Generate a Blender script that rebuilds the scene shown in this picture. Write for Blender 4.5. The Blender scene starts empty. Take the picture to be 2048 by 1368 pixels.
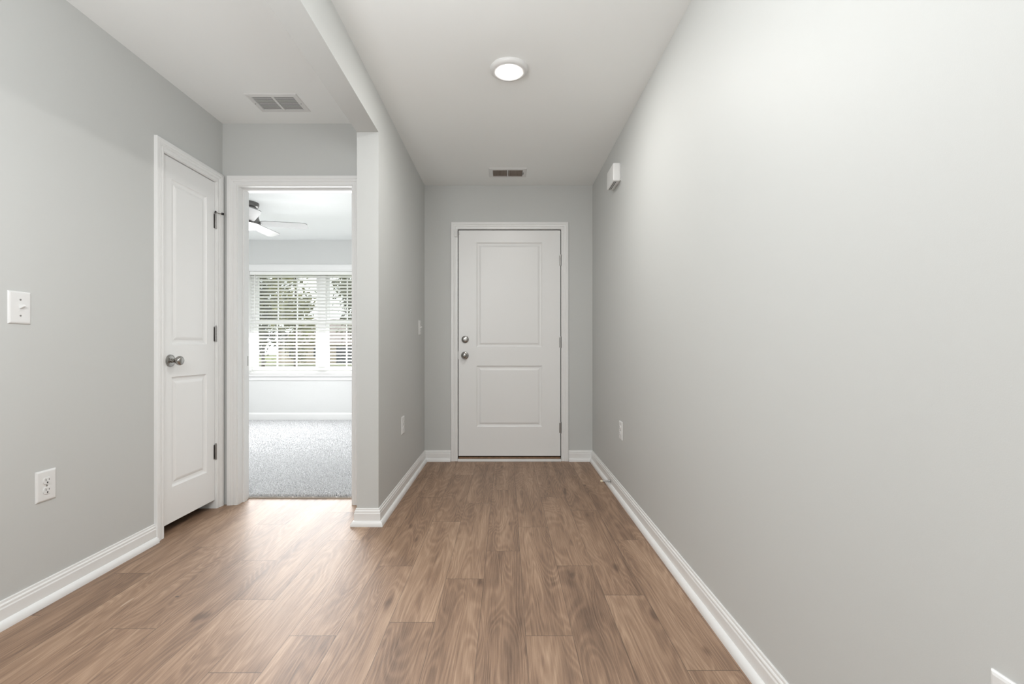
import bpy, bmesh, math, random
from mathutils import Vector, Matrix
random.seed(7)
S = bpy.context.scene
COL = S.collection
PI = math.pi

# ------------------------------------------------------------------ camera
EYE = 1.025
cam_data = bpy.data.cameras.new('camera')
cam = bpy.data.objects.new('camera', cam_data)
COL.objects.link(cam)
cam.location = (0, 0, EYE)
cam.rotation_euler = (PI / 2, 0, 0)
cam_data.sensor_width = 36
cam_data.lens = 940 / 2048 * 36
cam_data.shift_x = 12 / 2048
cam_data.shift_y = 10.5 / 2048
cam_data.clip_start = 0.02
cam_data.clip_end = 500
S.camera = cam

# ------------------------------------------------------------------ exposure
S.view_settings.view_transform = 'Standard'
S.view_settings.look = 'None'
S.view_settings.gamma = 1
S.view_settings.use_curve_mapping = False
S.view_settings.exposure = 0.0
S.cycles.use_denoising = True
S.cycles.max_bounces = 14
S.cycles.diffuse_bounces = 8
S.cycles.transparent_max_bounces = 16
S.cycles.sample_clamp_indirect = 6

# ------------------------------------------------------------------ sky
W = bpy.data.worlds.new('overcast_sky')
S.world = W
W.use_nodes = True
bg = W.node_tree.nodes['Background']
bg.inputs['Color'].default_value = (0.95, 0.98, 1.0, 1)
bg.inputs['Strength'].default_value = 2.0


def area(name, loc, rot, sx, sy, power, color=(1, 1, 1), shape='RECTANGLE', spread=None):
    d = bpy.data.lights.new(name, 'AREA')
    d.shape = shape
    d.size = sx
    d.size_y = sy
    d.energy = power
    d.color = color
    if spread:
        d.spread = spread
    o = bpy.data.objects.new(name, d)
    COL.objects.link(o)
    o.location = loc
    o.rotation_euler = rot
    return o


def bulb(name, loc, r, power, color=(1, 1, 1)):
    d = bpy.data.lights.new(name, 'POINT')
    d.shadow_soft_size = r
    d.energy = power
    d.color = color
    o = bpy.data.objects.new(name, d)
    COL.objects.link(o)
    o.location = loc
    return o


# added fill lights out of view: a rear panel, two bare points imitating flash
area('rear_fill_panel', (-0.5, -3.3, 1.35), (PI / 2, 0, 0), 2.2, 1.9, 20, (0.965, 0.99, 1.0))
bulb('hall_flash_fill', (-0.28, 0.85, 2.05), 0.16, 26, (0.97, 0.99, 0.99))
bulb('side_flash_fill', (-1.0, 0.65, 1.55), 0.2, 38, (0.96, 0.985, 1.0))
# daylight entering the bedroom window, just inside the blind
area('bedroom_window_daylight', (-2.61, 6.42, 1.37), (math.radians(-62), 0, 0), 1.85, 1.35, 110, (0.985, 0.99, 1.0), spread=math.radians(140))

# ------------------------------------------------------------------ materials
def new_mat(name):
    m = bpy.data.materials.new(name)
    m.use_nodes = True
    return m, m.node_tree, m.node_tree.nodes['Principled BSDF']


def mat(name, col, rough=0.5, metal=0.0, spec=0.5, bump=0.0, bscale=300.0, bdist=0.001, emit=0.0, mottle=0.0, mscale=8.0):
    m, nt, p = new_mat(name)
    p.inputs['Base Color'].default_value = (*col, 1)
    p.inputs['Roughness'].default_value = rough
    p.inputs['Metallic'].default_value = metal
    p.inputs['Specular IOR Level'].default_value = spec
    if emit:
        p.inputs['Emission Color'].default_value = (*col, 1)
        p.inputs['Emission Strength'].default_value = emit
    tc = nt.nodes.new('ShaderNodeTexCoord')
    if bump:
        n = nt.nodes.new('ShaderNodeTexNoise')
        n.inputs['Scale'].default_value = bscale
        n.inputs['Detail'].default_value = 3
        b = nt.nodes.new('ShaderNodeBump')
        b.inputs['Strength'].default_value = bump
        b.inputs['Distance'].default_value = bdist
        nt.links.new(tc.outputs['Object'], n.inputs['Vector'])
        nt.links.new(n.outputs['Fac'], b.inputs['Height'])
        nt.links.new(b.outputs['Normal'], p.inputs['Normal'])
    if mottle:
        n = nt.nodes.new('ShaderNodeTexNoise')
        n.inputs['Scale'].default_value = mscale
        n.inputs['Detail'].default_value = 4
        r = nt.nodes.new('ShaderNodeValToRGB')
        r.color_ramp.elements[0].position = 0.3
        r.color_ramp.elements[1].position = 0.7
        r.color_ramp.elements[0].color = (*[c * (1 - mottle) for c in col], 1)
        r.color_ramp.elements[1].color = (*[min(1, c * (1 + mottle)) for c in col], 1)
        nt.links.new(tc.outputs['Object'], n.inputs['Vector'])
        nt.links.new(n.outputs['Fac'], r.inputs['Fac'])
        nt.links.new(r.outputs['Color'], p.inputs['Base Color'])
    return m


M = {}
M['wall'] = mat('grey_wall_paint', (0.562, 0.570, 0.560), 0.55, spec=0.35, bump=0.16, bscale=420, bdist=0.0006)
M['bedwall'] = mat('light_bedroom_wall', (0.70, 0.705, 0.70), 0.55, spec=0.35, bump=0.16, bscale=420, bdist=0.0006)  # lighter tone than the hall walls
M['ceiling'] = mat('ceiling_paint', (0.885, 0.902, 0.90), 0.8, spec=0.2, bump=0.12, bscale=260, bdist=0.0008)
M['trim'] = mat('white_trim_paint', (0.80, 0.80, 0.795), 0.32, spec=0.5)
M['door'] = mat('white_door_paint', (0.80, 0.80, 0.795), 0.36, spec=0.5, bump=0.05, bscale=160)
M['plastic'] = mat('white_plastic', (0.74, 0.74, 0.735), 0.3)
M['slot'] = mat('dark_slot', (0.015, 0.015, 0.015), 0.6)
M['nickel'] = mat('satin_nickel', (0.37, 0.36, 0.345), 0.24, metal=1.0)
M['steel'] = mat('brushed_steel', (0.38, 0.37, 0.36), 0.33, metal=1.0)
M['black'] = mat('black_seal', (0.012, 0.012, 0.012), 0.7)
M['duct'] = mat('dark_brown_duct', (0.20, 0.165, 0.14), 0.8)
M['cream'] = mat('cream_rubber_tip', (0.75, 0.66, 0.50), 0.5)
M['fanmetal'] = mat('brushed_pewter', (0.16, 0.155, 0.15), 0.35, metal=0.8)
M['blade'] = mat('silver_fan_blade', (0.33, 0.33, 0.33), 0.4)
M['fanlens'] = mat('frosted_fan_lens', (1.0, 0.98, 0.95), 0.4, emit=4.0)
M['lens'] = mat('lit_lens', (1.0, 0.985, 0.95), 0.4, emit=470.0)
M['slat'] = mat('white_blind_slat', (0.83, 0.83, 0.81), 0.45)
M['vinyl'] = mat('white_window_vinyl', (0.82, 0.82, 0.82), 0.4)
M['cord'] = mat('white_cord', (0.8, 0.8, 0.78), 0.8)
M['brass'] = mat('dull_transition_metal', (0.42, 0.36, 0.30), 0.4, metal=0.6)
M['oak'] = mat('oak_threshold', (0.20, 0.115, 0.065), 0.5, mottle=0.2, mscale=30)
M['closet'] = mat('closet_interior', (0.30, 0.30, 0.29), 0.9)
M['pile'] = mat('grey_carpet_pile', (0.68, 0.682, 0.69), 0.95, spec=0.1, mottle=0.28, mscale=90)
M['backing'] = mat('carpet_backing', (0.22, 0.22, 0.225), 0.95)
M['lawn'] = mat('spring_lawn', (0.22, 0.23, 0.09), 0.95, mottle=0.35, mscale=0.6)
M['asphalt'] = mat('concrete_drive', (0.33, 0.315, 0.30), 0.9, mottle=0.1, mscale=2)
M['roof'] = mat('greyish_pink_shingle', (0.33, 0.275, 0.255), 0.9, mottle=0.18, mscale=3)
M['siding'] = mat('tan_siding', (0.45, 0.36, 0.27), 0.8, mottle=0.05)
M['garage'] = mat('dark_garage', (0.02, 0.02, 0.02), 0.8)
M['bark'] = mat('pine_bark', (0.10, 0.075, 0.055), 0.9, mottle=0.3, mscale=8)
M['leafdark'] = mat('olive_foliage', (0.115, 0.115, 0.055), 0.8, mottle=0.5, mscale=1.5)
M['leafbright'] = mat('yellow_green_foliage', (0.20, 0.195, 0.075), 0.8, mottle=0.4, mscale=1.5)


def glass_mat():
    m = bpy.data.materials.new('window_glass')
    m.use_nodes = True
    nt = m.node_tree
    nt.nodes.clear()
    out = nt.nodes.new('ShaderNodeOutputMaterial')
    mix = nt.nodes.new('ShaderNodeMixShader')
    mix.inputs['Fac'].default_value = 0.06
    t = nt.nodes.new('ShaderNodeBsdfTransparent')
    t.inputs['Color'].default_value = (0.95, 0.97, 0.96, 1)
    g = nt.nodes.new('ShaderNodeBsdfGlossy')
    g.inputs['Roughness'].default_value = 0.02
    nt.links.new(t.outputs[0], mix.inputs[1])
    nt.links.new(g.outputs[0], mix.inputs[2])
    nt.links.new(mix.outputs[0], out.inputs['Surface'])
    return m


M['glass'] = glass_mat()


def floor_mat():
    m, nt, p = new_mat('oak_look_vinyl_planks')
    N, L = nt.nodes, nt.links

    def node(t, **kw):
        n = N.new(t)
        for k, v in kw.items():
            if k in n.inputs:
                n.inputs[k].default_value = v
            else:
                setattr(n, k, v)
        return n

    def math_(op, a, b=None, c=None, clamp=False):
        n = N.new('ShaderNodeMath')
        n.operation = op
        n.use_clamp = clamp
        for i, x in enumerate((a, b, c)):
            if x is None:
                continue
            if isinstance(x, (int, float)):
                n.inputs[i].default_value = x
            else:
                L.new(x, n.inputs[i])
        return n.outputs[0]

    uvg = node('ShaderNodeUVMap', uv_map='grain')
    uvp = node('ShaderNodeUVMap', uv_map='plank')
    uve = node('ShaderNodeUVMap', uv_map='edge')
    sg = node('ShaderNodeSeparateXYZ'); L.new(uvg.outputs[0], sg.inputs[0])
    sp = node('ShaderNodeSeparateXYZ'); L.new(uvp.outputs[0], sp.inputs[0])
    se = node('ShaderNodeSeparateXYZ'); L.new(uve.outputs[0], se.inputs[0])
    u, v = sg.outputs[0], sg.outputs[1]

    def noise(su, sv, detail=3, dist=0.0, rough=0.5, w=0.0):
        c = node('ShaderNodeCombineXYZ')
        L.new(math_('MULTIPLY', u, su), c.inputs[0])
        L.new(math_('MULTIPLY', v, sv), c.inputs[1])
        c.inputs[2].default_value = w
        n = node('ShaderNodeTexNoise')
        n.inputs['Scale'].default_value = 1.0
        n.inputs['Detail'].default_value = detail
        n.inputs['Distortion'].default_value = dist
        n.inputs['Roughness'].default_value = rough
        L.new(c.outputs[0], n.inputs['Vector'])
        return n.outputs['Fac']

    ringn = noise(1.25, 8.0, 1.6, 0.5, 0.42)
    ring = math_('SINE', math_('MULTIPLY', ringn, 120.0))
    ring01 = math_('MULTIPLY_ADD', ring, 0.5, 0.5)
    ring01 = math_('POWER', ring01, 1.6)
    broad = noise(1.3, 13.0, 3, 0.5, 0.55, 3.0)
    fine = noise(6.0, 190.0, 4, 0.0, 0.65, 7.0)
    pores = noise(26.0, 520.0, 2, 0.0, 0.6, 9.0)
    knot = noise(5.0, 16.0, 1, 0.2, 0.5, 12.0)
    knotm = math_('MULTIPLY', math_('SUBTRACT', knot, 0.67, clamp=True), 7.0, clamp=True)
    # value 0..1 : dark to light brown
    a = math_('MULTIPLY', math_('SUBTRACT', broad, 0.5), 1.25)
    b = math_('MULTIPLY', math_('SUBTRACT', ring01, 0.45), 0.20)
    c = math_('MULTIPLY', math_('SUBTRACT', fine, 0.5), 1.1)
    d = math_('MULTIPLY', math_('SUBTRACT', sp.outputs[0], 0.5), 0.22)
    val = math_('ADD', math_('ADD', a, b), math_('ADD', c, d))
    val = math_('ADD', val, 0.5)
    val = math_('SUBTRACT', val, math_('MULTIPLY', knotm, 0.45), clamp=True)
    ramp = node('ShaderNodeValToRGB')
    cr = ramp.color_ramp
    cr.elements[0].position = 0.0
    cr.elements[0].color = (0.122, 0.067, 0.039, 1)
    cr.elements[1].position = 1.0
    cr.elements[1].color = (0.455, 0.305, 0.203, 1)
    e = cr.elements.new(0.5)
    e.color = (0.282, 0.171, 0.106, 1)
    L.new(val, ramp.inputs['Fac'])
    # plank seams
    seam_u = math_('LESS_THAN', se.outputs[0], 0.0018)
    seam_v = math_('LESS_THAN', se.outputs[1], 0.0011)
    seam = math_('MAXIMUM', seam_u, seam_v)
    mixs = node('ShaderNodeMix', data_type='RGBA')
    mixs.inputs['B'].default_value = (0.07, 0.042, 0.026, 1)
    L.new(math_('MULTIPLY', seam, 0.65), mixs.inputs['Factor'])
    L.new(ramp.outputs['Color'], mixs.inputs['A'])
    # a burn spot and a pale scuff on the left
    tc = node('ShaderNodeTexCoord')
    so = node('ShaderNodeSeparateXYZ'); L.new(tc.outputs['Object'], so.inputs[0])

    def blob(x, y, rx, ry):
        dx = math_('DIVIDE', math_('SUBTRACT', so.outputs[0], x), rx)
        dy = math_('DIVIDE', math_('SUBTRACT', so.outputs[1], y), ry)
        return math_('LESS_THAN', math_('ADD', math_('MULTIPLY', dx, dx), math_('MULTIPLY', dy, dy)), 1.0)
    mix2 = node('ShaderNodeMix', data_type='RGBA')
    mix2.inputs['B'].default_value = (0.05, 0.035, 0.03, 1)
    L.new(math_('MULTIPLY', blob(-1.352, 1.932, 0.007, 0.006), 0.85), mix2.inputs['Factor'])
    L.new(mixs.outputs['Result'], mix2.inputs['A'])
    mix3 = node('ShaderNodeMix', data_type='RGBA')
    mix3.inputs['B'].default_value = (0.55, 0.44, 0.34, 1)
    L.new(math_('MULTIPLY', blob(-1.522, 1.89, 0.004, 0.035), 0.55), mix3.inputs['Factor'])
    L.new(mix2.outputs['Result'], mix3.inputs['A'])
    L.new(mix3.outputs['Result'], p.inputs['Base Color'])
    rr = math_('MULTIPLY_ADD', pores, 0.18, 0.46)
    L.new(rr, p.inputs['Roughness'])
    p.inputs['Specular IOR Level'].default_value = 0.95
    h = math_('ADD', math_('MULTIPLY', pores, 0.6), math_('MULTIPLY', ring01, 0.35))
    h = math_('ADD', h, math_('MULTIPLY', fine, 0.5))
    h = math_('SUBTRACT', h, math_('MULTIPLY', seam, 0.8))
    bp = node('ShaderNodeBump')
    bp.inputs['Strength'].default_value = 0.35
    bp.inputs['Distance'].default_value = 0.0012
    L.new(h, bp.inputs['Height'])
    L.new(bp.outputs['Normal'], p.inputs['Normal'])
    return m


M['floor'] = floor_mat()

# ------------------------------------------------------------------ mesh helpers
def new_obj(name, bm, m, parent=None, smooth=None, loc=None):
    me = bpy.data.meshes.new(name)
    bmesh.ops.recalc_face_normals(bm, faces=bm.faces)
    bm.to_mesh(me)
    bm.free()
    ms = m if isinstance(m, (list, tuple)) else [m]
    for x in ms:
        me.materials.append(x)
    o = bpy.data.objects.new(name, me)
    COL.objects.link(o)
    if smooth is not None:
        for poly in me.polygons:
            poly.use_smooth = True
        try:
            me.set_sharp_from_angle(angle=math.radians(smooth))
        except Exception:
            pass
    if parent is not None:
        o.parent = parent
    if loc is not None:
        o.location = loc
    return o


def structure(o):
    o['kind'] = 'structure'
    return o


def thing(name, label, cat, loc=(0, 0, 0), rotz=0.0, group=None, rot=None):
    o = bpy.data.objects.new(name, None)
    COL.objects.link(o)
    o.empty_display_size = 0.05
    o.location = loc
    o.rotation_euler = rot if rot else (0, 0, rotz)
    o['label'] = label
    o['category'] = cat
    if group:
        o['group'] = group
    return o


def tag(o, label, cat, group=None, kind=None):
    o['label'] = label
    o['category'] = cat
    if group:
        o['group'] = group
    if kind:
        o['kind'] = kind
    return o


def box(bm, x0, x1, y0, y1, z0, z1, mi=0):
    vs = [bm.verts.new((x, y, z)) for x in (x0, x1) for y in (y0, y1) for z in (z0, z1)]
    fs = [(0, 1, 3, 2), (4, 6, 7, 5), (0, 4, 5, 1), (2, 3, 7, 6), (0, 2, 6, 4), (1, 5, 7, 3)]
    out = []
    for f in fs:
        fc = bm.faces.new([vs[i] for i in f])
        fc.material_index = mi
        out.append(fc)
    return vs, out


def bevel_box(bm, x0, x1, y0, y1, z0, z1, r, seg=2):
    b2 = bmesh.new()
    box(b2, x0, x1, y0, y1, z0, z1)
    bmesh.ops.recalc_face_normals(b2, faces=b2.faces)
    bmesh.ops.bevel(b2, geom=list(b2.edges), offset=r, segments=seg, profile=0.6, affect='EDGES')
    merge(bm, b2)


def merge(bm, b2, mtx=None):
    if mtx is not None:
        bmesh.ops.transform(b2, matrix=mtx, verts=b2.verts)
    me = bpy.data.meshes.new('tmp')
    b2.to_mesh(me)
    b2.free()
    bm.from_mesh(me)
    bpy.data.meshes.remove(me)


def lathe(bm, prof, mtx=Matrix(), seg=32):
    """prof: list of (r, h) revolved around local z."""
    rings = []
    for r, h in prof:
        if r < 1e-6:
            rings.append([bm.verts.new(mtx @ Vector((0, 0, h)))])
        else:
            rings.append([bm.verts.new(mtx @ Vector((r * math.cos(2 * PI * k / seg), r * math.sin(2 * PI * k / seg), h))) for k in range(seg)])
    for a, b in zip(rings, rings[1:]):
        for k in range(seg):
            k2 = (k + 1) % seg
            if len(a) == 1 and len(b) == 1:
                continue
            if len(a) == 1:
                bm.faces.new((a[0], b[k], b[k2]))
            elif len(b) == 1:
                bm.faces.new((a[k], a[k2], b[0]))
            else:
                bm.faces.new((a[k], a[k2], b[k2], b[k]))
    return rings


def sweep(bm, path, prof, place, side=1, closed_ends=True):
    """Sweep an open profile [(offset, height)] along a 2D polyline with mitred corners.
    place(a, b, h) maps plan coordinates (a, b) + height to 3D."""
    n = len(path)
    P = [Vector(p) for p in path]
    rings = []
    for i in range(n):
        ds = []
        if i > 0:
            ds.append((P[i] - P[i - 1]).normalized())
        if i < n - 1:
            ds.append((P[i + 1] - P[i]).normalized())
        ns = [Vector((-d.y, d.x)) * side for d in ds]
        if len(ns) == 2:
            m = ns[0] + ns[1]
            m = m / max(1e-6, m.dot(ns[0]))
        else:
            m = ns[0]
        rings.append([bm.verts.new(place(P[i].x + m.x * o, P[i].y + m.y * o, h)) for o, h in prof])
    k = len(prof)
    for a, b in zip(rings, rings[1:]):
        for j in range(k):
            j2 = (j + 1) % k
            bm.faces.new((a[j], a[j2], b[j2], b[j]))
    if closed_ends:
        bm.faces.new(rings[0])
        bm.faces.new(rings[-1])


def tube(bm, pts, r, seg=8):
    pts = [Vector(p) for p in pts]
    rings = []
    for i, p in enumerate(pts):
        d = (pts[min(i + 1, len(pts) - 1)] - pts[max(i - 1, 0)]).normalized()
        up = Vector((0, 0, 1)) if abs(d.z) < 0.9 else Vector((1, 0, 0))
        x = d.cross(up).normalized()
        y = d.cross(x)
        rr = r[i] if isinstance(r, (list, tuple)) else r
        rings.append([bm.verts.new(p + (x * math.cos(2 * PI * k / seg) + y * math.sin(2 * PI * k / seg)) * rr) for k in range(seg)])
    for a, b in zip(rings, rings[1:]):
        for k in range(seg):
            bm.faces.new((a[k], a[(k + 1) % seg], b[(k + 1) % seg], b[k]))
    bm.faces.new(rings[0])
    bm.faces.new(rings[-1])


# ------------------------------------------------------------------ dimensions
CZ = 2.482                 # hall ceiling
XR, XH, XP, XL = 0.779, -0.734, -0.859, -1.847   # right wall, partition hall face, partition far face, left wall
YE = 4.234                 # entry wall
YP = 2.707                 # free end of the partition
YA = 3.062                 # wall with the bedroom doorway
YA2 = 3.182
YB = -3.4                  # rear of the room behind the camera
BX0, BY1 = -4.30, 6.50     # bedroom far side wall, window wall
BCZ = 2.512                # bedroom ceiling
CARPET = 0.012
HEAD = 2.264               # underside of the header beam

# ------------------------------------------------------------------ floor with planks
def build_floor():
    PW, PLN, X0 = 0.168, 1.01, -0.098
    ends = {-12: .5, -11: .786, -10: .113, -9: .392, -8: .701, -7: .24, -6: .90, -5: .47, -4: .66, -3: .182,
            -2: .742, -1: .06, 0: .344, 1: .66, 2: .185, 3: .934, 4: .48, 5: .78}
    bm = bmesh.new()
    g = bm.loops.layers.uv.new('grain')
    pl = bm.loops.layers.uv.new('plank')
    ed = bm.loops.layers.uv.new('edge')
    rnd = random.Random(11)

    def region(xa, xb, ya, yb):
        j0 = math.floor((xa - X0) / PW)
        j1 = math.floor((xb - X0 - 1e-6) / PW)
        for j in range(j0, j1 + 1):
            x0, x1 = X0 + j * PW, X0 + (j + 1) * PW
            off = ends.get(j, 0.5)
            k0 = math.floor((ya - off) / PLN)
            k1 = math.floor((yb - off - 1e-6) / PLN)
            for k in range(k0, k1 + 1):
                y0, y1 = off + k * PLN, off + (k + 1) * PLN
                r = random.Random(j * 131 + k * 17 + 5)
                ru, rv, rp = r.random() * 40, r.random() * 40, r.random()
                cx = [max(x0, xa), min(x1, xb)]
                cy = [max(y0, ya), min(y1, yb)]
                # split in a 3x3 so the seam lines have their own uv ramp at the border
                xs = sorted(set([cx[0], cx[1]] + [t for t in (x0 + 0.004, x1 - 0.004) if cx[0] < t < cx[1]]))
                ys = sorted(set([cy[0], cy[1]] + [t for t in (y0 + 0.006, y1 - 0.006) if cy[0] < t < cy[1]]))
                for a, b in zip(xs, xs[1:]):
                    for c, d in zip(ys, ys[1:]):
                        f = bm.faces.new([bm.verts.new(q) for q in ((a, c, 0), (b, c, 0), (b, d, 0), (a, d, 0))])
                        for lp in f.loops:
                            q = lp.vert.co
                            lp[g].uv = (q.y - y0 + ru, q.x - x0 + rv)
                            lp[pl].uv = (rp, rp)
                            lp[ed].uv = (min(q.y - y0, y1 - q.y), min(q.x - x0, x1 - q.x))
    region(XL - 0.55, XP, YB, YA)
    region(XP, XR, YB, YE + 0.02)
    region(XL + 0.06, XP, YA, YA2)
    o = new_obj('floor', bm, M['floor'])
    return structure(o)


build_floor()
bm = bmesh.new()
box(bm, XL - 0.6, XR + 0.2, YB - 0.1, YE + 0.12, -0.15, -0.004)
structure(new_obj('subfloor', bm, M['closet']))

# ------------------------------------------------------------------ walls and ceilings
bm = bmesh.new(); box(bm, XR, XR + 0.12, YB, YE + 0.15, 0, CZ)
structure(new_obj('wall_right', bm, M['wall']))

bm = bmesh.new()          # entry wall around the front door opening
DX0, DX1, DZ1 = -0.437, 0.500, 2.090
box(bm, XH, DX0, YE, YE + 0.14, 0, CZ)
box(bm, DX1, XR, YE, YE + 0.14, 0, CZ)
box(bm, DX0, DX1, YE, YE + 0.14, DZ1, CZ)
structure(new_obj('wall_entry', bm, M['wall']))

bm = bmesh.new()          # partition between entry hall and side passage, with header beam towards the camera
box(bm, XP, XH, YP, BY1 + 0.15, 0, BCZ)
box(bm, XP, XH, YB, YP, HEAD, CZ)
structure(new_obj('wall_partition', bm, M['wall']))

CY0, CY1, CDZ = 2.526, 2.992, 2.078
bm = bmesh.new()          # left wall with the closet opening
box(bm, XL - 0.11, XL, YB, CY0, 0, CZ)
box(bm, XL - 0.11, XL, CY1, YA2, 0, CZ)
box(bm, XL - 0.11, XL, CY0, CY1, CDZ, CZ)
structure(new_obj('wall_left', bm, M['wall']))

JX0, JX1, JZ = -1.757, -0.990, 2.085
bm = bmesh.new()          # wall with the bedroom doorway
box(bm, XL, JX0, YA, YA2, 0, BCZ)
box(bm, JX1, XP, YA, YA2, 0, BCZ)
box(bm, JX0, JX1, YA, YA2, JZ, BCZ)
box(bm, BX0, XL, YA2 - 0.1, YA2, 0, BCZ)
structure(new_obj('wall_bedroom_door', bm, M['wall']))

bm = bmesh.new()          # dark closet behind the narrow door
box(bm, XL - 0.62, XL - 0.60, 2.1, YA2 - 0.11, 0, CZ)
box(bm, XL - 0.60, XL - 0.11, 2.08, 2.1, 0, CZ)
box(bm, XL - 0.60, XL - 0.11, YA2 - 0.13, YA2 - 0.11, 0, CZ)
structure(new_obj('wall_closet', bm, M['closet']))

bm = bmesh.new(); box(bm, XL - 0.65, XR + 0.12, YB - 0.1, YE + 0.15, CZ, CZ + 0.1)
structure(new_obj('ceiling', bm, M['ceiling']))

bm = bmesh.new()
box(bm, XL - 0.11, XR + 0.12, YB - 0.12, YB, 0, CZ)
structure(new_obj('wall_rear', bm, M['wall']))

WX0, WX1, WZ0, WZ1 = -3.565, -1.655, 0.650, 2.090
bm = bmesh.new()          # bedroom window wall
box(bm, BX0, WX0, BY1, BY1 + 0.15, 0, BCZ)
box(bm, WX1, XP, BY1, BY1 + 0.15, 0, BCZ)
box(bm, WX0, WX1, BY1, BY1 + 0.15, 0, WZ0)
box(bm, WX0, WX1, BY1, BY1 + 0.15, WZ1, BCZ)
structure(new_obj('wall_bedroom_window', bm, M['bedwall']))
bm = bmesh.new(); box(bm, BX0 - 0.12, BX0, YA2 - 0.1, BY1 + 0.15, 0, BCZ)
structure(new_obj('wall_bedroom_side', bm, M['bedwall']))
bm = bmesh.new(); box(bm, BX0 - 0.12, XP, YA2, BY1 + 0.15, BCZ, BCZ + 0.1)
structure(new_obj('ceiling_bedroom', bm, M['ceiling']))
bm = bmesh.new(); box(bm, BX0 - 0.12, XP, YA2, BY1 + 0.15, -0.15, CARPET - 0.004)
structure(new_obj('floor_bedroom', bm, M['backing']))


# carpet pile: one mass of short tufts
def build_pile():
    rnd = random.Random(3)
    verts, faces = [], []

    def tuft(x, y, r, h):
        i = len(verts)
        t = rnd.random() * 2 * PI
        lx, ly = (rnd.random() - .5) * 0.009, (rnd.random() - .5) * 0.009
        for k in range(3):
            verts.append((x + r * math.cos(t + 2.094 * k), y + r * math.sin(t + 2.094 * k), CARPET - 0.006))
        for k in range(3):
            verts.append((x + lx + r * 0.75 * math.cos(t + 2.094 * k + .5), y + ly + r * 0.75 * math.sin(t + 2.094 * k + .5), CARPET + h * (0.75 + 0.35 * rnd.random())))
        for k in range(3):
            k2 = (k + 1) % 3
            faces.append((i + k, i + k2, i + 3 + k2, i + 3 + k))
        faces.append((i + 3, i + 4, i + 5))
    y = YA2 + 0.024
    while y < BY1 - 0.02:
        st = 0.0075 if y < 4.4 else 0.0105
        # only the strip of the bedroom one could see through the doorway from near the camera
        xa = max(BX0 + 0.03, JX0 * y / YA2 - 0.55 * (y - YA2) - 0.25)
        xb = min(XP - 0.03, JX1 + 0.10)
        x = xa
        if y > 4.0:
            xb = min(XP - 0.03, xb)
        while x < xb:
            tuft(x + (rnd.random() - .5) * st, y + (rnd.random() - .5) * st, st * 0.52, 0.012)
            x += st
        y += st
    me = bpy.data.meshes.new('carpet_pile')
    me.from_pydata(verts, [], faces)
    me.materials.append(M['pile'])
    o = bpy.data.objects.new('carpet_pile', me)
    COL.objects.link(o)
    return tag(o, 'light grey cut-pile carpet covering the bedroom floor beyond the doorway', 'carpet', kind='stuff')


build_pile()

# ------------------------------------------------------------------ baseboards (with shoe moulding)
BASE = [(0.0, 0.0), (0.013, 0.0), (0.013, 0.070), (0.0115, 0.0735), (0.0105, 0.075), (0.0105, 0.083), (0.0085, 0.0865), (0.006, 0.088), (0.0055, 0.096), (0.004, 0.098), (0.0, 0.098)]
SHOE = [(0.013, 0.0), (0.030, 0.0), (0.030, 0.006), (0.0285, 0.014), (0.025, 0.022), (0.020, 0.027), (0.0165, 0.029), (0.013, 0.030)]
BTOP = [(0.0, 0.0), (0.013, 0.0), (0.013, 0.085), (0.010, 0.095), (0.005, 0.105), (0.0, 0.107)]


def plan(a, b, h):
    return Vector((a, b, h))


def baseboard(name, path, side, prof=BASE, shoe=True, z=0.0):
    bm = bmesh.new()
    sweep(bm, path, [(o, h + z) for o, h in prof], plan, side)
    o = structure(new_obj(name, bm, M['trim']))
    if shoe:
        bm = bmesh.new()
        sweep(bm, path, [(p, h + z) for p, h in SHOE], plan, side)
        new_obj('shoe_moulding', bm, M['trim'], o, smooth=40)
    return o


baseboard('baseboard_right', [(0.563, YE), (XR, YE), (XR, YB)], -1)
baseboard('baseboard_hall', [(-0.4965, YE), (XH, YE), (XH, YP), (XP, YP), (XP, YA - 0.001)], 1)
baseboard('baseboard_left', [(XL, 2.4655), (XL, YB)], 1)
baseboard('baseboard_bedroom', [(BX0, YA2 + 0.01), (BX0, BY1), (XP, BY1), (XP, YA2 + 0.3)], -1, BTOP, False, CARPET)

# ------------------------------------------------------------------ casings
CAS = [(0.0, 0.0), (0.0, 0.008), (0.003, 0.0105), (0.016, 0.0115), (0.019, 0.0095), (0.023, 0.0095), (0.026, 0.013), (0.034, 0.0155), (0.038, 0.014), (0.042, 0.017), (0.056, 0.018), (0.060, 0.017), (0.0615, 0.013), (0.0615, 0.0)]


def casing(name, path, place, side, extra=None):
    bm = bmesh.new()
    sweep(bm, path, CAS, place, side)
    if extra:
        extra(bm)
    return structure(new_obj(name, bm, M['trim'], smooth=25))


def on_entry(a, b, h):
    return Vector((a, YE - h, b))


def on_alcove(a, b, h):
    return Vector((a, YA - h, b))


def on_left(a, b, h):
    return Vector((XL + h, a, b))


def front_jamb(bm):
    t = 0.018
    box(bm, DX0, DX0 + 0.003, YE - 0.004, YE + 0.14, 0, DZ1)
    box(bm, DX1 - 0.003, DX1, YE - 0.004, YE + 0.14, 0, DZ1)
    box(bm, DX0 + 0.003, DX1 - 0.003, YE - 0.004, YE + 0.14, DZ1 - 0.004, DZ1)


casing('trim_1', [(-0.434, 0.0), (-0.434, 2.0885), (0.5005, 2.0885), (0.5005, 0.0)], on_entry, 1, front_jamb)


def closet_jamb(bm):
    box(bm, XL - 0.11, XL + 0.004, CY0, CY0 + 0.004, 0, CDZ)
    box(bm, XL - 0.11, XL + 0.004, CY1 - 0.004, CY1, 0, CDZ)
    box(bm, XL - 0.11, XL + 0.004, CY0 + 0.004, CY1 - 0.004, CDZ - 0.003, CDZ)


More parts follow.
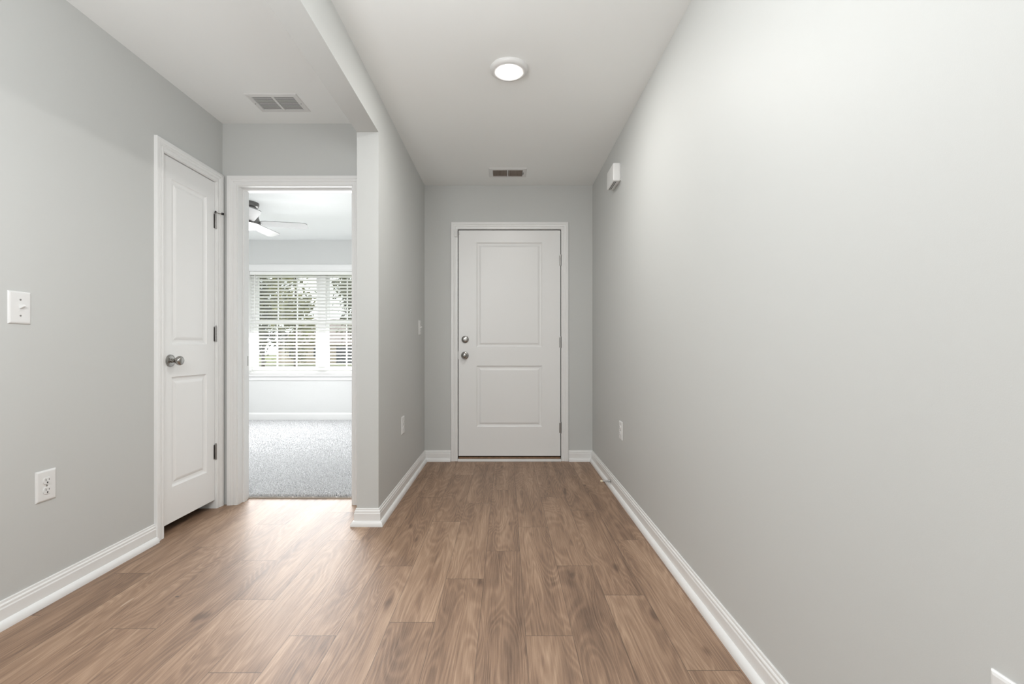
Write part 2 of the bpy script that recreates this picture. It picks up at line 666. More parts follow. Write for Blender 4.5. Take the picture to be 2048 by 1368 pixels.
casing('trim_2', [(CY0 + 0.001, 0.0), (CY0 + 0.001, 2.078), (CY1 - 0.001, 2.078), (CY1 - 0.001, 0.0)], on_left, 1, closet_jamb)


def bed_jamb(bm):
    t = 0.014
    box(bm, JX0, JX0 + t, YA - 0.004, YA2 + 0.004, 0, JZ)
    box(bm, JX1 - t, JX1, YA - 0.004, YA2 + 0.004, 0, JZ)
    box(bm, JX0 + t, JX1 - t, YA - 0.004, YA2 + 0.004, JZ - t, JZ)
    # door stops
    box(bm, JX0 + t, JX0 + t + 0.010, YA + 0.050, YA + 0.085, 0, JZ - t)
    box(bm, JX1 - t - 0.010, JX1 - t, YA + 0.050, YA + 0.085, 0, JZ - t)
    box(bm, JX0 + t + 0.010, JX1 - t - 0.010, YA + 0.050, YA + 0.085, JZ - t - 0.010, JZ - t)


trim3 = casing('trim_3', [(JX0 + 0.008, 0.0), (JX0 + 0.008, JZ - 0.008), (JX1 - 0.008, JZ - 0.008), (JX1 - 0.008, 0.0)], on_alcove, 1, bed_jamb)
bm = bmesh.new()
box(bm, JX0 + 0.014, JX0 + 0.0155, YA + 0.090, YA + 0.115, 0.90, 0.965)
new_obj('strike_plate', bm, M['steel'], trim3)

bm = bmesh.new()
sweep(bm, [(JX0 + 0.014, YA2 - 0.002), (JX1 - 0.014, YA2 - 0.002)], [(0.0, 0.0), (0.026, 0.0), (0.024, 0.007), (0.013, 0.009), (0.002, 0.007)], plan, 1)
tag(new_obj('transition_strip', bm, M['brass'], smooth=40), 'thin metal strip joining wood floor to grey carpet in the doorway', 'threshold')


# ------------------------------------------------------------------ panel doors
def door_slab(w, z0, z1, px0, px1, panels, th=0.035):
    """slab in local coordinates: x 0..w, front face y=0 (towards -y), z0..z1."""
    bm = bmesh.new()

    def quad(a, b, c, d):
        bm.faces.new([bm.verts.new(q) for q in (a, b, c, d)])

    def rect(x0, x1, za, zb, y=0.0):
        quad((x0, y, za), (x1, y, za), (x1, y, zb), (x0, y, zb))
    rect(0, px0, z0, z1)
    rect(px1, w, z0, z1)
    zs = [z0] + [z for p in sorted(panels) for z in p] + [z1]
    for k in range(0, len(zs), 2):
        rect(px0, px1, zs[k], zs[k + 1])
    loops = [(0.0, 0.0), (0.003, 0.0045), (0.010, 0.0085), (0.016, 0.0095), (0.024, 0.0095), (0.030, 0.0065), (0.037, 0.004), (0.042, 0.0032)]
    for za, zb in panels:
        rg = []
        for i, d in loops:
            rg.append([bm.verts.new(q) for q in ((px0 + i, d, za + i), (px1 - i, d, za + i), (px1 - i, d, zb - i), (px0 + i, d, zb - i))])
        for a, b in zip(rg, rg[1:]):
            for k in range(4):
                k2 = (k + 1) % 4
                bm.faces.new((a[k], a[k2], b[k2], b[k]))
        bm.faces.new(rg[-1])
    rect(0, w, z0, z1, th)
    quad((0, 0, z0), (0, th, z0), (0, th, z1), (0, 0, z1))
    quad((w, 0, z0), (w, th, z0), (w, th, z1), (w, 0, z1))
    quad((0, 0, z0), (w, 0, z0), (w, th, z0), (0, th, z0))
    quad((0, 0, z1), (w, 0, z1), (w, th, z1), (0, th, z1))
    bmesh.ops.remove_doubles(bm, verts=bm.verts, dist=1e-5)
    return bm


def towards_front(x, z, y=0.0):
    """matrix: local +z of the lathe points to -y at (x, y, z)."""
    return Matrix.Translation((x, y, z)) @ Matrix.Rotation(PI / 2, 4, 'X')


KNOB_ROSE = [(0.0, 0.0), (0.034, 0.0), (0.0345, 0.003), (0.033, 0.007), (0.028, 0.010), (0.017, 0.012), (0.0, 0.012)]
KNOB = [(0.0, 0.010), (0.0125, 0.010), (0.0115, 0.020), (0.0105, 0.027), (0.013, 0.033), (0.020, 0.040), (0.0255, 0.049), (0.0262, 0.056), (0.0235, 0.063), (0.018, 0.0675), (0.010, 0.070), (0.0, 0.0705)]


def hinge(parent, x, zc, pin=False):
    """butt hinge seen edge-on at local x (front face side)."""
    bm = bmesh.new()
    for k in range(5):
        a = zc - 0.048 + k * 0.0192
        lathe(bm, [(0.0, a), (0.0062, a), (0.0062, a + 0.0186), (0.0, a + 0.0186)], Matrix.Translation((x, -0.007, 0)), 12)
    lathe(bm, [(0.0, zc + 0.048), (0.0045, zc + 0.048), (0.005, zc + 0.051), (0.003, zc + 0.055), (0.0, zc + 0.056)], Matrix.Translation((x, -0.007, 0)), 12)
    box(bm, x - 0.014, x + 0.010, -0.0012, 0.001, zc - 0.045, zc + 0.045)
    return new_obj('hinge', bm, M['steel'], parent, smooth=40)


# front door: leaf x -0.428..0.491
front = thing('door_1', 'white two-panel front door at the end of the hall', 'door', (-0.428, YE + 0.004, 0))
front['kind'] = 'structure'
FW = 0.919
new_obj('leaf', door_slab(FW, 0.046, 2.079, 0.162, 0.754, [(0.307, 0.858), (1.025, 1.969)], 0.044), M['door'], front)
bm = bmesh.new()
lathe(bm, [(0.0, 0.0), (0.0325, 0.0), (0.033, 0.004), (0.031, 0.011), (0.027, 0.0145), (0.014, 0.017), (0.0, 0.017)], towards_front(0.060, 1.095), 36)
db = new_obj('deadbolt', bm, M['nickel'], front, smooth=35)
bm = bmesh.new()
bevel_box(bm, 0.043, 0.077, -0.030, -0.016, 1.0895, 1.1005, 0.003)
new_obj('thumb_turn', bm, M['nickel'], db)
bm = bmesh.new()
lathe(bm, KNOB_ROSE, towards_front(0.057, 0.951), 36)
kr = new_obj('knob_rose', bm, M['nickel'], front, smooth=35)
bm = bmesh.new()
lathe(bm, KNOB, towards_front(0.057, 0.951), 36)
kb = new_obj('knob', bm, M['nickel'], front, smooth=50)
bm = bmesh.new()
lathe(bm, [(0.0, 0.069), (0.007, 0.069), (0.0075, 0.074), (0.005, 0.077), (0.0, 0.077)], towards_front(0.057, 0.951), 18)
new_obj('lock_button', bm, M['steel'], kb, smooth=40)
for zc in (0.298, 1.068, 1.806):
    hinge(front, FW + 0.003, zc)
bm = bmesh.new()
box(bm, -0.0058, -0.0002, 0.008, 0.045, 0.03, 2.084)
box(bm, FW + 0.0002, FW + 0.0058, 0.008, 0.045, 0.03, 2.084)
box(bm, 0, FW, 0.008, 0.045, 2.0792, 2.0858)
new_obj('dark_gap_seal', bm, M['black'], front)  # black seal strips, also painting in the shade of the door gaps
bm = bmesh.new()
box(bm, -0.010, -0.0015, -0.0062, 0.012, 0.918, 0.987)
new_obj('strike_plate', bm, M['steel'], front)
bm = bmesh.new()
bevel_box(bm, -0.004, FW + 0.004, -0.032, 0.030, 0.0005, 0.020, 0.003)
ts = new_obj('threshold', bm, M['vinyl'], front)
bm = bmesh.new()
box(bm, 0.002, FW - 0.002, -0.006, 0.034, 0.0202, 0.037)
new_obj('threshold_cap', bm, M['oak'], ts)
bm = bmesh.new()
box(bm, 0.002, FW - 0.002, 0.010, 0.040, 0.0372, 0.046)
new_obj('door_sweep', bm, M['black'], front)
bm = bmesh.new()
box(bm, DX0, DX1, YE + 0.10, YE + 0.14, 0.0, DZ1)
structure(new_obj('storm_panel', bm, M['black']))

# closet door on the left wall: hinge side nearest the corner. local x -> world +y, local -y -> world +x
closet = thing('door_2', 'narrow white two-panel closet door on the left wall', 'door', (XL - 0.004, CY0 + 0.0065, 0), rotz=PI / 2)
closet['kind'] = 'structure'
CW = CY1 - CY0 - 0.0125
new_obj('leaf', door_slab(CW, 0.056, 2.071, 0.070, CW - 0.078, [(0.25, 0.86), (1.042, 1.956)]), M['door'], closet)
bm = bmesh.new()
lathe(bm, KNOB_ROSE, towards_front(0.056, 0.951), 36)
new_obj('knob_rose', bm, M['nickel'], closet, smooth=35)
bm = bmesh.new()
lathe(bm, KNOB, towards_front(0.056, 0.951), 36)
new_obj('knob', bm, M['nickel'], closet, smooth=50)
h = None
for zc in (0.360, 1.108, 1.826):
    h = hinge(closet, CW + 0.002, zc)
bm = bmesh.new()           # hinge-pin stop on the top hinge
HX = CW + 0.002
lathe(bm, [(0.004, 1.878), (0.011, 1.878), (0.011, 1.8815), (0.004, 1.8815), (0.004, 1.878)], Matrix.Translation((HX, -0.007, 0)), 16)
tube(bm, [(HX + 0.008, -0.012, 1.8798), (HX + 0.022, -0.030, 1.8798)], 0.003, 8)
tube(bm, [(HX - 0.006, -0.012, 1.8798), (HX - 0.022, -0.022, 1.8798)], 0.003, 8)
st = new_obj('hinge_pin_stop', bm, M['nickel'], h)
st.parent = h
bm = bmesh.new()
tube(bm, [(HX + 0.021, -0.029, 1.8798), (HX + 0.030, -0.040, 1.8798)], 0.0075, 12)
tube(bm, [(HX - 0.021, -0.021, 1.8798), (HX - 0.026, -0.017, 1.8798)], 0.006, 12)
new_obj('stop_bumper', bm, M['slot'], closet)

# ------------------------------------------------------------------ alarm contact on the front door casing
bm = bmesh.new()
bevel_box(bm, -0.461, -0.437, YE - 0.027, YE - 0.008, 2.015, 2.078, 0.002)
tag(new_obj('alarm_contact', bm, M['plastic']), 'small white alarm contact stuck on upper left of the front door casing', 'sensor')
bm = bmesh.new()
bevel_box(bm, -0.427, -0.419, YE - 0.010, YE + 0.0035, 2.04, 2.066, 0.0015)
new_obj('alarm_magnet', bm, M['plastic']).parent = None
tag(bpy.data.objects['alarm_magnet'], 'tiny white magnet on top left corner of the front door', 'sensor')


# ------------------------------------------------------------------ wall plates
def plate_bm(w, h, t=0.0065):
    """plate in local coordinates: back on y=0, face towards -y, centred on x and z."""
    bm = bmesh.new()
    prof = [(0.0, 0.0), (0.0, 0.002), (0.002, 0.0045), (0.006, t), (0.012, t + 0.0003)]
    rings = []
    for i, d in prof:
        x, z = w / 2 - i, h / 2 - i
        rings.append([bm.verts.new((a, -d, b)) for a, b in ((-x, -z), (x, -z), (x, z), (-x, z))])
    for a, b in zip(rings, rings[1:]):
        for k in range(4):
            bm.faces.new((a[k], a[(k + 1) % 4], b[(k + 1) % 4], b[k]))
    bm.faces.new(rings[-1])
    bm.faces.new(rings[0])
    return bm


def screw(parent, x, z, t=0.0066):
    bm = bmesh.new()
    lathe(bm, [(0.0, 0.0), (0.0036, 0.0), (0.0034, 0.0010), (0.0018, 0.0016), (0.0, 0.0017)], towards_front(x, z, -t), 14)
    o = new_obj('screw', bm, M['steel'], parent, smooth=40)
    return o


def outlet(label, loc, rotz):
    t = thing('wall_outlet', label, 'outlet', loc, rotz, 'duplex wall outlets')
    new_obj('cover_plate', plate_bm(0.083, 0.123), M['plastic'], t)
    for s in (-1, 1):
        zc = s * 0.0195
        bm = bmesh.new()
        out = []
        R = 0.0172
        for k in range(28):
            a = 2 * PI * k / 28
            out.append((R * math.cos(a), max(-0.0135, min(0.0135, R * math.sin(a)))))
        lo = [bm.verts.new((x, -0.006, zc + z)) for x, z in out]
        hi = [bm.verts.new((x * 0.97, -0.0095, zc + z * 0.97)) for x, z in out]
        for k in range(28):
            bm.faces.new((lo[k], lo[(k + 1) % 28], hi[(k + 1) % 28], hi[k]))
        bm.faces.new(hi)
        r = new_obj('receptacle', bm, M['plastic'], t, smooth=40)
        bm = bmesh.new()
        box(bm, -0.0073, -0.0052, -0.0098, -0.0090, zc + 0.000, zc + 0.0085)
        box(bm, 0.0053, 0.0072, -0.0098, -0.0090, zc + 0.001, zc + 0.0078)
        lathe(bm, [(0.0, 0.0), (0.0030, 0.0), (0.0030, 0.0009), (0.0, 0.0009)], towards_front(0, zc - 0.0068, -0.0090), 14)
        new_obj('slots', bm, M['slot'], r)
    screw(t, 0, 0)
    return t


def switch(label, loc, rotz):
    t = thing('light_switch', label, 'light switch', loc, rotz, 'toggle light switches')
    new_obj('cover_plate', plate_bm(0.083, 0.123), M['plastic'], t)
    bm = bmesh.new()
    box(bm, -0.0055, 0.0055, -0.0076, -0.0060, -0.0125, 0.0125)
    bz = new_obj('toggle_bezel', bm, M['plastic'], t)
    b2 = bmesh.new()
    bevel_box(b2, -0.0042, 0.0042, -0.019, 0.0, -0.0045, 0.0045, 0.0015)
    bmesh.ops.transform(b2, matrix=Matrix.Translation((0, -0.006, 0.0)) @ Matrix.Rotation(-0.45, 4, 'X'), verts=b2.verts)
    new_obj('toggle', b2, M['plastic'], t)
    screw(t, 0, 0.030)
    screw(t, 0, -0.030)
    return t


# left wall faces +x: local -y -> +x  => rotz = +90deg ; right wall faces -x => rotz = -90deg
outlet('white duplex outlet low on the left wall, before the closet door', (XL, 1.884, 0.471), PI / 2)
switch('white toggle switch on the left wall above the outlet', (XL, 1.7816, 1.175), PI / 2)
outlet('white duplex outlet low on the left side of the hall, past the wall end', (XH, 3.335, 0.473), PI / 2)
switch('white toggle switch on the hall wall just left of the front door', (XH, 3.985, 1.191), PI / 2)
outlet('white duplex outlet low on the right wall, above the doorstop', (XR, 3.178, 0.463), -PI / 2)
outlet('white outlet cut off at the bottom right corner of the picture', (XR, 0.711, 0.450), -PI / 2)

# ------------------------------------------------------------------ door chime high on the right wall
ch = thing('door_chime', 'white plastic chime box mounted high on the right wall', 'chime', (XR, 3.28, 2.2135), -PI / 2)
bm = bmesh.new()
bevel_box(bm, -0.100, 0.100, -0.054, -0.004, -0.0615, 0.0615, 0.009, 3)
new_obj('cover', bm, M['plastic'], ch, smooth=50)
bm = bmesh.new()
box(bm, -0.094, 0.094, -0.005, 0.0, -0.057, 0.057)
new_obj('back_plate', bm, M['plastic'], ch)
bm = bmesh.new()
for yy in (-0.041, -0.031):
    box(bm, -0.082, 0.082, yy - 0.0022, yy + 0.0022, -0.0622, -0.0605)
new_obj('sound_slots', bm, M['slot'], ch)
bm = bmesh.new()
for zz in (-0.040, 0.040):
    pass
for k in range(7):
    yy = -0.047 + k * 0.0062
    box(bm, 0.0990, 0.1004, yy, yy + 0.0022, -0.046, 0.046)
new_obj('end_ribs', bm, M['plastic'], ch)

# ------------------------------------------------------------------ spring doorstop
ds = thing('door_stop', 'small spring doorstop with pale tip on the right baseboard', 'doorstop', (XR - 0.013, 3.43, 0.048), -PI / 2)
bm = bmesh.new()
lathe(bm, [(0.0, 0.0), (0.011, 0.0), (0.011, 0.003), (0.007, 0.006), (0.0, 0.006)], Matrix.Rotation(PI / 2, 4, 'X'), 18)
new_obj('base', bm, M['steel'], ds, smooth=40)
bm = bmesh.new()
pts = []
for k in range(0, 14 * 10 + 1):
    a = 2 * PI * k / 10
    f = k / 140
    r = 0.0078 - 0.0030 * f
    pts.append((r * math.cos(a), -0.005 - 0.058 * f, r * math.sin(a)))
tube(bm, pts, 0.0015, 5)
new_obj('spring', bm, M['steel'], ds, smooth=60)
bm = bmesh.new()
lathe(bm, [(0.0, 0.061), (0.0065, 0.061), (0.0078, 0.064), (0.0078, 0.073), (0.006, 0.077), (0.0, 0.078)], Matrix.Rotation(PI / 2, 4, 'X'), 18)
new_obj('rubber_tip', bm, M['cream'], ds, smooth=40)


# ------------------------------------------------------------------ ceiling registers
def frame_bm(w, d, iw, idp, t):
    """ring frame hanging under the ceiling: local z=0 is the ceiling, downwards negative."""
    bm = bmesh.new()
    loops = [(w / 2, d / 2, 0.0), (w / 2, d / 2, -0.002), (w / 2 - 0.004, d / 2 - 0.004, -t * 0.7), (iw / 2 + 0.006, idp / 2 + 0.006, -t), (iw / 2, idp / 2, -t), (iw / 2, idp / 2, -0.0005)]
    rings = [[bm.verts.new((x * sx, y * sy, z)) for sx, sy in ((-1, -1), (1, -1), (1, 1), (-1, 1))] for x, y, z in loops]
    for a, b in zip(rings, rings[1:]):
        for k in range(4):
            bm.faces.new((a[k], a[(k + 1) % 4], b[(k + 1) % 4], b[k]))
    return bm


reg = thing('supply_register', 'white ceiling register with dark louvres above the front door', 'air vent', (0.014, 3.916, CZ))
new_obj('frame', frame_bm(0.312, 0.200, 0.246, 0.142, 0.009), M['plastic'], reg)
bm = bmesh.new(); box(bm, -0.124, 0.124, -0.072, 0.072, -0.0012, -0.0003)
new_obj('duct_opening', bm, M['duct'], reg)
bm = bmesh.new(); box(bm, -0.004, 0.004, -0.071, 0.071, -0.0095, -0.0015)
new_obj('divider', bm, M['plastic'], reg)
def fin(x):
    bm = bmesh.new()
    b2 = bmesh.new()
    box(b2, -0.0006, 0.0006, -0.071, 0.071, -0.0045, 0.0045)
    s = 1 if x < 0 else -1
    merge(bm, b2, Matrix.Translation((x, 0, -0.0055)) @ Matrix.Rotation(s * 0.5, 4, 'Y'))
    return bm
lou = mat('tan_louvre_paint', (0.50, 0.43, 0.38), 0.5)
for k in range(16):
    for s in (-1, 1):
        new_obj('louvre', fin(s * (0.0095 + k * 0.0072)), lou, reg)
bm = bmesh.new(); bevel_box(bm, 0.126, 0.130, -0.020, 0.020, -0.014, -0.006, 0.001)
new_obj('damper_lever', bm, M['slot'], reg)

ret = thing('return_grille', 'white two-section return air grille on the passage ceiling', 'air vent', (-1.356, 2.80, CZ))
new_obj('frame', frame_bm(0.300, 0.206, 0.244, 0.150, 0.007), M['plastic'], ret)
bm = bmesh.new(); box(bm, -0.122, 0.122, -0.075, 0.075, -0.0010, -0.0003)
new_obj('duct_opening', bm, mat('grey_duct', (0.05, 0.05, 0.05), 0.8), ret)
bm = bmesh.new(); box(bm, -0.007, 0.007, -0.0755, 0.0755, -0.0074, -0.0012)
new_obj('divider', bm, M['plastic'], ret)
for s in (-1, 1):
    for k in range(14):
        y = -0.0690 + k * 0.0106
        bm = bmesh.new()
        b2 = bmesh.new()
        box(b2, 0.0, 0.114, -0.0036, 0.0036, -0.0005, 0.0005)
        merge(bm, b2, Matrix.Translation((0.008 if s > 0 else -0.122, y, -0.0040)) @ Matrix.Rotation(0.2, 4, 'X'))
        new_obj('louvre', bm, M['plastic'], ret)
for s in (-1, 1):
    bm = bmesh.new()
    lathe(bm, [(0.0, -0.0065), (0.0035, -0.0068), (0.003, -0.0085), (0.0, -0.009)], Matrix.Translation((s * 0.136, 0, 0)), 12)
    new_obj('screw', bm, M['steel'], ret)

# ------------------------------------------------------------------ ceiling disc light
cl = thing('ceiling_light', 'round flush white ceiling light, lit, in the entry hall', 'ceiling light', (0.016, 2.455, CZ))
bm = bmesh.new()
lathe(bm, [(0.0, 0.0), (0.098, 0.0), (0.099, -0.006), (0.096, -0.014), (0.088, -0.020), (0.076, -0.022), (0.054, -0.0205), (0.0535, -0.019)], seg=64)
new_obj('trim_ring', bm, M['plastic'], cl, smooth=50)
bm = bmesh.new()
lathe(bm, [(0.0535, -0.0195), (0.050, -0.023), (0.040, -0.0265), (0.018, -0.0285), (0.0, -0.030)], seg=48)
new_obj('diffuser', bm, M['lens'], cl, smooth=60)

# ------------------------------------------------------------------ bedroom window
win = thing('window_1', 'wide twin bedroom window behind the white blind', 'window', (0, BY1, 0))
win['kind'] = 'structure'
MULL = -2.572
bm = bmesh.new()
Y0, Y1 = 0.075, 0.145
box(bm, WX0, WX0 + 0.045, Y0, Y1, WZ0, WZ1)
box(bm, WX1 - 0.045, WX1, Y0, Y1, WZ0, WZ1)
box(bm, WX0 + 0.045, WX1 - 0.045, Y0, Y1, WZ1 - 0.04, WZ1)
box(bm, WX0 + 0.045, WX1 - 0.045, Y0, Y1, WZ0, WZ0 + 0.045)
box(bm, MULL - 0.05, MULL + 0.05, Y0 - 0.01, Y1, WZ0 + 0.045, WZ1 - 0.04)
new_obj('frame', bm, M['vinyl'], win)
for a, b in ((WX0 + 0.045, MULL - 0.05), (MULL + 0.05, WX1 - 0.045)):
    zm = 1.375
    for z0, z1, yy in ((WZ0 + 0.045, zm + 0.02, 0.082), (zm - 0.02, WZ1 - 0.04, 0.108)):
        bm = bmesh.new()
        s = 0.042
        box(bm, a, a + s, yy, yy + 0.025, z0, z1)
        box(bm, b - s, b, yy, yy + 0.025, z0, z1)
        box(bm, a + s, b - s, yy, yy + 0.025, z0, z0 + s)
        box(bm, a + s, b - s, yy, yy + 0.025, z1 - s, z1)
        sash = new_obj('sash', bm, M['vinyl'], win)
        bm = bmesh.new()
        for f in (1 / 3, 2 / 3):
            xm = a + s + (b - a - 2 * s) * f
            box(bm, xm - 0.009, xm + 0.009, yy + 0.007, yy + 0.011, z0 + s, z1 - s)
        new_obj('muntins', bm, M['vinyl'], sash)
        bm = bmesh.new()
        box(bm, a + s, b - s, yy + 0.012, yy + 0.016, z0 + s, z1 - s)
        new_obj('pane', bm, M['glass'], sash)


def on_window(a, b, h):
    return Vector((a, BY1 - h, b))


bm = bmesh.new()
WC = [(0.0, 0.0), (0.0, 0.010), (0.006, 0.013), (0.06, 0.016), (0.078, 0.016), (0.080, 0.012), (0.080, 0.0)]
sweep(bm, [(WX0, WZ0), (WX0, WZ1), (WX1, WZ1), (WX1, WZ0)], WC, on_window, 1)
for x0, x1, z0, z1 in ((WX0, WX0 + 0.012, WZ0, WZ1), (WX1 - 0.012, WX1, WZ0, WZ1), (WX0 + 0.012, WX1 - 0.012, WZ1 - 0.012, WZ1)):
    box(bm, x0, x1, BY1 - 0.002, BY1 + 0.075, z0, z1)
structure(new_obj('trim_4', bm, M['trim']))
bm = bmesh.new()
bevel_box(bm, WX0 - 0.10, WX1 + 0.10, BY1 - 0.045, BY1 + 0.075, WZ0 - 0.022, WZ0 + 0.001, 0.006)
sill = structure(new_obj('windowsill', bm, M['trim']))
bm = bmesh.new()
sweep(bm, [(WX0 - 0.08, BY1), (WX1 + 0.08, BY1)], [(0.0, WZ0 - 0.085), (0.008, WZ0 - 0.085), (0.013, WZ0 - 0.075), (0.013, WZ0 - 0.022), (0.0, WZ0 - 0.022)], plan, -1)
new_obj('apron', bm, M['trim'], sill)

# ------------------------------------------------------------------ blind
bl = thing('window_blind', 'white horizontal slat blind over the bedroom window', 'blind', (0, BY1 + 0.032, 0))
bx0, bx1 = WX0 + 0.016, WX1 - 0.016
bm = bmesh.new(); bevel_box(bm, bx0, bx1, -0.026, 0.026, WZ1 - 0.062, WZ1 - 0.014, 0.003)
new_obj('headrail', bm, M['slat'], bl)
NS = 29
ztop, zbot = WZ1 - 0.088, WZ0 + 0.052
slat_me = None
for k in range(NS):
    z = ztop + (zbot - ztop) * k / (NS - 1)
    if slat_me is None:
        bm = bmesh.new()
        sec = [(-0.025, 0.0), (-0.012, 0.0018), (0.0, 0.0024), (0.012, 0.0018), (0.025, 0.0)]
        up = [[bm.verts.new((x, y, h)) for y, h in sec] for x in (bx0 + 0.002, bx1 - 0.002)]
        dn = [[bm.verts.new((x, y, h - 0.0028)) for y, h in sec] for x in (bx0 + 0.002, bx1 - 0.002)]
        for i in range(4):
            bm.faces.new((up[0][i], up[0][i + 1], up[1][i + 1], up[1][i]))
            bm.faces.new((dn[0][i], dn[0][i + 1], dn[1][i + 1], dn[1][i]))
        for e in (0, 4):
            bm.faces.new((up[0][e], up[1][e], dn[1][e], dn[0][e]))
        for s in (0, 1):
            bm.faces.new(up[s] + dn[s][::-1])
        o = new_obj('slat', bm, M['slat'], bl, smooth=40)
        slat_me = o.data
    else:
        o = bpy.data.objects.new('slat', slat_me)
        COL.objects.link(o)
        o.parent = bl
    o.location = (0, 0, z)
    o.rotation_euler = (math.radians(-20), 0, 0)
bm = bmesh.new(); bevel_box(bm, bx0, bx1, -0.026, 0.026, WZ0 + 0.008, WZ0 + 0.026, 0.003)
new_obj('bottom_rail', bm, M['slat'], bl)
for x in (bx0 + 0.10, bx0 + 0.45, bx0 + 0.94, bx0 + 1.43, bx1 - 0.10):
    bm = bmesh.new()
    for yy in (-0.0275, 0.0275):
        box(bm, x - 0.0011, x + 0.0011, yy - 0.0006, yy + 0.0006, WZ0 + 0.02, WZ1 - 0.06)
    new_obj('ladder_cord', bm, M['cord'], bl)
bm = bmesh.new()
tube(bm, [(bx0 + 0.075, -0.033, WZ1 - 0.05), (bx0 + 0.075, -0.036, 1.46)], 0.0042, 8)
new_obj('tilt_wand', bm, M['cord'], bl)

# ------------------------------------------------------------------ ceiling fan
FX, FY = -2.67, 4.84
fan = thing('ceiling_fan', 'five-blade brushed metal ceiling fan with lit white lens in the bedroom', 'ceiling fan', (FX, FY, BCZ))
bm = bmesh.new()
lathe(bm, [(0.0, 0.0), (0.115, 0.0), (0.115, -0.022), (0.108, -0.040), (0.090, -0.052), (0.0, -0.052)], seg=40)
new_obj('canopy', bm, M['fanmetal'], fan, smooth=40)
bm = bmesh.new()
lathe(bm, [(0.0, -0.050), (0.100, -0.052), (0.104, -0.10), (0.112, -0.150), (0.124, -0.185), (0.130, -0.205), (0.130, -0.225), (0.0, -0.225)], seg=40)
new_obj('motor_housing', bm, M['fanmetal'], fan, smooth=35)
bm = bmesh.new()
lathe(bm, [(0.124, -0.2255), (0.124, -0.238), (0.105, -0.255), (0.06, -0.268), (0.0, -0.272)], seg=40)
new_obj('light_lens', bm, M['fanlens'], fan, smooth=60)
for k in range(5):
    a = math.radians(17 + 72 * k)
    T = Matrix.Rotation(a, 4, 'Z') @ Matrix.Translation((0, 0, -0.200)) @ Matrix.Rotation(math.radians(-13), 4, 'X')
    bm = bmesh.new()
    b2 = bmesh.new()
    out = [(0.135, -0.045), (0.18, -0.055), (0.51, -0.067), (0.560, -0.064), (0.580, -0.048), (0.580, 0.045), (0.560, 0.062), (0.51, 0.067), (0.18, 0.055), (0.135, 0.045)]
    t = [b2.verts.new((x, y, 0.003)) for x, y in out]
    d = [b2.verts.new((x, y, -0.003)) for x, y in out]
    b2.faces.new(t); b2.faces.new(d)
    for i in range(len(out)):
        j = (i + 1) % len(out)
        b2.faces.new((t[i], t[j], d[j], d[i]))
    merge(bm, b2, T)
    bo = new_obj('blade', bm, M['blade'], fan)
    bm = bmesh.new()
    b2 = bmesh.new()
    bevel_box(b2, 0.10, 0.19, -0.022, 0.022, 0.003, 0.009, 0.002)
    merge(bm, b2, T)
    new_obj('blade_bracket', bm, M['fanmetal'], bo)

area('fan_lamp', (FX, FY, BCZ - 0.276), (0, 0, 0), 0.2, 0.2, 40, (0.985, 0.99, 1.0), 'DISK')

# ------------------------------------------------------------------ outside the bedroom window
bm = bmesh.new()
box(bm, -60, 40, 6.9, 46, -1.05, -0.95)
structure(new_obj('front_lawn', bm, M['lawn']))
bm = bmesh.new()
box(bm, -90, 50, 46, 50, -1.04, -0.93)
structure(new_obj('street', bm, M['asphalt']))
bm = bmesh.new()
box(bm, -90, 50, 50, 120, -1.05, -0.94)
structure(new_obj('far_lawn', bm, M['lawn']))

hs = thing('house', 'tan house with low grey-pink roof across the street, behind the blind', 'house', (-23.0, 56.0, -0.94))
HW0, HW1 = -4.2, 9.5
bm = bmesh.new()
box(bm, HW0, HW1, 0.0, 9.0, 0.0, 2.35)
new_obj('walls', bm, M['siding'], hs)
bm = bmesh.new()
r0 = [bm.verts.new(q) for q in ((HW0 - .5, -.6, 2.30), (HW1 + .5, -.6, 2.30), (HW1 + .5, 9.6, 2.30), (HW0 - .5, 9.6, 2.30))]
r1 = [bm.verts.new(q) for q in ((HW0 + 2.5, 4.5, 5.6), (HW1 - 1.0, 4.5, 5.6))]
bm.faces.new((r0[0], r0[1], r1[1], r1[0]))
bm.faces.new((r0[2], r0[3], r1[0], r1[1]))
bm.faces.new((r0[1], r0[2], r1[1]))
bm.faces.new((r0[3], r0[0], r1[0]))
bm.faces.new(r0)
new_obj('roof', bm, M['roof'], hs)
bm = bmesh.new()
box(bm, 2.8, 5.6, -0.06, -0.01, 0.0, 2.15)
new_obj('garage_opening', bm, M['garage'], hs)
for x0 in (-2.8, 0.1):
    bm = bmesh.new()
    box(bm, x0, x0 + 1.1, -0.06, -0.01, 0.75, 2.0)
    new_obj('window', bm, M['garage'], hs)


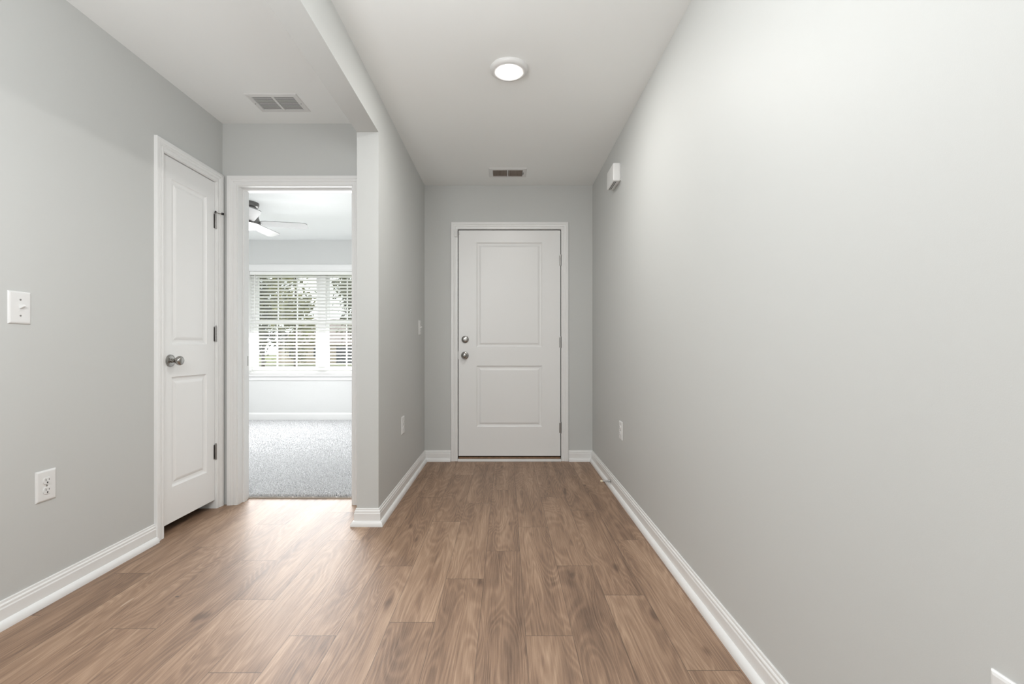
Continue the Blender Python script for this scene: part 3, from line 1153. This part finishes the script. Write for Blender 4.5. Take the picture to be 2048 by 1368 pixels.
def tree(name, label, loc, h, base, rx, rz, n, m, seed, lean=0.0, leaf=0.22):
    t = thing(name, label, 'tree', loc, group='trees outside the bedroom window')
    r = random.Random(seed)
    bm = bmesh.new()
    pts = [(lean * k / 6 + 0.05 * r.random(), 0.05 * r.random(), h * k / 6) for k in range(7)]
    tube(bm, pts, [0.16 * (1 - 0.11 * k) for k in range(7)], 8)
    for k in range(7):
        z = base + (h - base) * k / 7
        a = r.random() * 2 * PI
        l = rx * (0.6 + 0.4 * r.random())
        tube(bm, [(lean * z / h, 0, z), (lean * z / h + l * .5 * math.cos(a), l * .5 * math.sin(a), z + .3), (lean * z / h + l * math.cos(a), l * math.sin(a), z + .5)], [.05, .035, .015], 5)
    new_obj('trunk', bm, M['bark'], t)
    verts, faces = [], []
    clumps = []
    for k in range(16):
        a, q = r.random() * 2 * PI, math.sqrt(r.random())
        clumps.append((rx * q * math.cos(a) * .8, rx * q * math.sin(a) * .8, base + rz * r.random()))
    for k in range(n):
        c = clumps[k % len(clumps)]
        p = Vector((c[0] + r.gauss(0, rx * .22), c[1] + r.gauss(0, rx * .22), c[2] + r.gauss(0, rz * .09)))
        s = leaf * (0.5 + r.random())
        ax = Vector((r.gauss(0, 1), r.gauss(0, 1), r.gauss(0, 1))).normalized()
        bx_ = ax.orthogonal().normalized()
        cx_ = ax.cross(bx_)
        i = len(verts)
        for u, v in ((-1, 0), (0, -.5), (1, 0), (0, .5)):
            verts.append(p + bx_ * s * u + cx_ * s * v)
        faces.append((i, i + 1, i + 2, i + 3))
    me = bpy.data.meshes.new('foliage')
    me.from_pydata(verts, [], faces)
    me.materials.append(m)
    f = bpy.data.objects.new('foliage', me)
    COL.objects.link(f)
    f.parent = t
    return t


tree('leafy_tree', 'dense olive tree at the left edge of the bedroom window', (-22.0, 42.5, -0.95), 9.5, 2.2, 2.1, 6.5, 2600, M['leafdark'], 1)
tree('leafy_tree', 'yellow green tree beside the dense olive one outside', (-16.6, 37, -0.95), 9.0, 2.2, 1.6, 6.5, 1500, M['leafbright'], 2)
tree('leafy_tree', 'third tree from the left outside, before the window mullion', (-15.4, 47.5, -0.95), 10.5, 3.2, 2.4, 6.0, 1500, M['leafdark'], 3)
tree('pine_tree', 'bare-trunked pine just right of the window mullion outside', (-22.9, 68, -0.95), 14, 8.2, 1.1, 5.0, 650, M['leafdark'], 4, leaf=.3)
tree('pine_tree', 'bare-trunked pine in the middle of the right sash outside', (-20.2, 70, -0.95), 14, 8.0, 1.1, 5.0, 550, M['leafdark'], 5, leaf=.3)
tree('pine_tree', 'bare-trunked pine at the right end of the visible window', (-17.4, 68, -0.95), 14, 7.4, 1.2, 5.0, 650, M['leafdark'], 6, leaf=.3)
tree('round_shrub', 'low yellow green shrub in front of the house across the street', (-23.0, 51.5, -0.94), 2.2, 0.3, 1.1, 2.6, 900, M['leafbright'], 8, leaf=.12)
